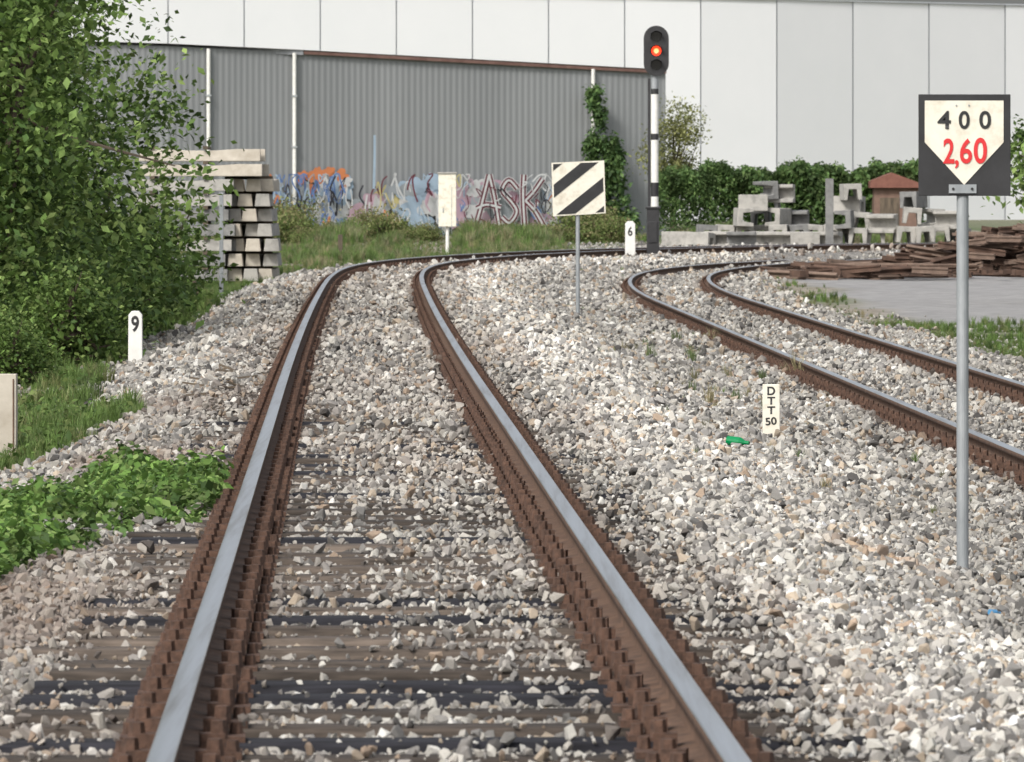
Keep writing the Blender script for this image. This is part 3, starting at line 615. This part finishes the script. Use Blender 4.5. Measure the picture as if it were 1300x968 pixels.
# ------------------------------------------------------------ concrete channel blocks
def ublock(mb,c,w,h,L,t,R,mat):
    pts=[(-w/2,-h/2),(w/2,-h/2),(w/2,h/2),(w/2-t*.8,h/2),(w/2-t*1.2,-h/2+t*1.3),(-w/2+t*1.2,-h/2+t*1.3),(-w/2+t*.8,h/2),(-w/2,h/2)]
    V=[R@Vector((p[0],yy,p[1]))+Vector(c) for yy in (-L/2,L/2) for p in pts]; n=8
    fs=[(0,1,4,5),(1,2,3,4),(0,5,6,7),(8,13,12,9),(9,12,11,10),(8,15,14,13)]+[(i,n+i,n+(i+1)%n,(i+1)%n) for i in range(n)]
    mb.poly(V,fs,mat)
E=empty('concrete_channel_pile',(WX(980,233),233,-.5)); mb=MB(); r=random.Random(5)
lay=[(x_,296,0) for x_ in range(897,1060,23)]+[(x_,309,2) for x_ in range(860,1050,27)]+[(x_,300,0) for x_ in range(1068,1130,22)]+[(1148,298,0),(1171,298,0),(1194,297,0),(1216,300,1)]+[(944,276,1),(966,275,0),(988,276,1),(1008,279,2),(1072,279,1),(1094,280,0),(1120,284,2),(1158,274,0),(1182,277,1),(1204,280,2)]+[(956,258,2),(978,256,0),(1078,260,2),(1160,254,1)]+[(972,238+4,1),(990,246,2),(1080,244,0)]
for px,py,kd in lay:
    Y=233+r.uniform(-1,1)-(3 if py==309 else 0); ang=math.pi if kd==0 else r.choice([math.pi/2,-math.pi/2,math.pi])
    R=Matrix.Rotation(r.uniform(-.2,.2) if kd==0 else (r.uniform(-.5,.5) if kd==1 else r.uniform(1.0,1.6)),3,'Z')@Matrix.Rotation(ang+r.uniform(-.08,.08),3,'Y')
    z=max(WZ(py,Y),-.5+.2); ublock(mb,(WX(px,Y),Y,z),.6,.54,.95,.14,R,M[r.choice(['conc','conc','concd'])])
mb.build('channel_blocks',E,bevel=.02)
post('concrete_post',1053,228,227,10,.25,M['concd'],False)
# ------------------------------------------------------------ rusty rail pile
E=empty('rusty_rail_pile',(9.5,158,-.5)); mb=MB(); r=random.Random(8)
M['rustp']=noisy('pile_rust',(.04,.024,.017),(.12,.07,.048),4,.9,0,.4); M['rustq']=noisy('pile_rust_light',(.09,.062,.048),(.2,.14,.105),4,.9,0,.4)
def railpiece(x,y,z,L,rz,ry,mt):
    R=Matrix.Rotation(rz,3,'Z')@Matrix.Rotation(ry,3,'Y')@Matrix.Rotation(r.choice([0,0,1.57,.8,3.1]),3,'X')
    V=[R@Vector((xx,p[0],p[1]+.07))+Vector((x,y,z)) for xx in (-L/2,L/2) for p in prof_pts]; n=len(prof_pts)
    mb.poly(V,[(i,n+i,n+(i+1)%n,(i+1)%n) for i in range(n)]+[tuple(range(n))[::-1],tuple(range(n,2*n))],mt)
for i in range(300):
    px=r.uniform(1160,1420); lay_=r.random(); z=-.45+lay_*(.15+.85*min(1,(px-1150)/110)); Y=r.uniform(155.5,159.5); x=WX(px,Y)
    railpiece(x,Y,z,r.uniform(.5,1.9),r.uniform(-.9,.9),r.uniform(-.2,.2),M[r.choice(['rustp','rustp','rustq'])])
for i in range(80):
    px=r.uniform(1000,1200); Y=r.uniform(150,158); railpiece(WX(px,Y),Y,-.46+r.random()*.22*min(1,(px-980)/80),r.uniform(.6,1.9),r.uniform(-.9,.6),r.uniform(-.08,.08),M[r.choice(['rustp','rustq'])])
for i in range(50):
    px=r.uniform(1010,1400); Y=r.uniform(150,155); mb.box((WX(px,Y),Y,-.42+r.random()*.1),(r.uniform(.1,.4),r.uniform(.1,.25),r.uniform(.04,.14)),M['rustp'],r.uniform(0,3))
mb.build('rails',E)
y=258; E=empty('red_roofed_hut',(WX(1150,y),y,-.5)); mb=MB(); cx=WX(1140,y)
mb.box((cx,y+1.5,.45),(1.7,2.6,1.9),M['brick']); mb.build('walls',E)
mb=MB(); mb.prism([(-1.0,0),(1.0,0),(1.0,.1),(-.2,.55),(-1.0,.25)],-.05,3.1,M['redtile'],(cx,y,1.41)); mb.build('roof',E); mb=MB(); mb.box((cx-.3,y+.185,.3),(.7,.03,1.5),M['wood']); mb.build('door',E)
# ------------------------------------------------------------ litter
def bottle(name,px,Y,mat,rz,k=1.0,lift=.04):
    x=WX(px,Y); z=gz(x,Y)+lift; d=Vector((math.cos(rz),math.sin(rz),-.1)).normalized(); mb=MB(); o=Vector((x,Y,z))
    mb.cyl(o,o+d*.10*k,.034*k,.034*k,14,mat); mb.cyl(o+d*.10*k,o+d*.135*k,.034*k,.014*k,14,mat); mb.cyl(o+d*.135*k,o+d*.17*k,.014*k,.013*k,12,mat); mb.build(name,None,origin=o)
bottle('glass_bottle',924,47.6,M['green'],-.5,.95,.055); bottle('bottle_cap',1256,29.6,M['blue'],.6,.35,.03)
mb=MB(); r=random.Random(2)
for i in range(11):
    Y=r.uniform(56,64);x=WX(r.uniform(245,312),Y); z=gz(x,Y)+.04; a=r.uniform(-.9,.9); L_=r.uniform(.12,.3); mb.box((x,Y,z+.015),(L_,.04,.015),M['wood'],M3=Matrix.Rotation(a,3,'Z')@Matrix.Rotation(r.uniform(-.4,.4),3,'Y'))
mb.build('scrap_wood',None,origin=(-2.5,61,-.4))
# ------------------------------------------------------------ light, world, camera
el,az=math.radians(42),math.radians(-150)
sv=Vector((math.cos(el)*math.sin(az),math.cos(el)*math.cos(az),math.sin(el)))
ld=bpy.data.lights.new('sun','SUN'); ld.energy=2.8; ld.angle=math.radians(12); ld.color=(1,.96,.91)
lo=bpy.data.objects.new('sun',ld); S.collection.objects.link(lo); lo.rotation_euler=(-sv).to_track_quat('-Z','Y').to_euler(); lo.location=(0,0,30)
w=bpy.data.worlds.new('World'); S.world=w; w.use_nodes=True; nt=w.node_tree; bg=nt.nodes['Background']; sk=nt.nodes.new('ShaderNodeTexSky'); sk.sky_type='NISHITA'; sk.sun_disc=False
sk.sun_elevation=el; sk.sun_rotation=az; sk.dust_density=4; sk.air_density=1; sk.ozone_density=1
hs=nt.nodes.new('ShaderNodeHueSaturation'); hs.inputs['Saturation'].default_value=.35; hs.inputs['Value'].default_value=1.25; nt.links.new(sk.outputs[0],hs.inputs['Color']); nt.links.new(hs.outputs[0],bg.inputs[0]); bg.inputs[1].default_value=.15
cd=bpy.data.cameras.new('camera'); cd.sensor_width=36; cd.lens=36*F/1300; cd.shift_y=-(484-HY)/1300; cd.clip_end=6000; cd.clip_start=.1
cd.dof.use_dof=True; cd.dof.focus_distance=48; cd.dof.aperture_fstop=20
co=bpy.data.objects.new('camera',cd); co.location=(0,0,HC); co.rotation_euler=(math.radians(90),0,0); S.collection.objects.link(co); S.camera=co
S.view_settings.view_transform='Standard'; S.view_settings.look='None'; S.view_settings.exposure=0
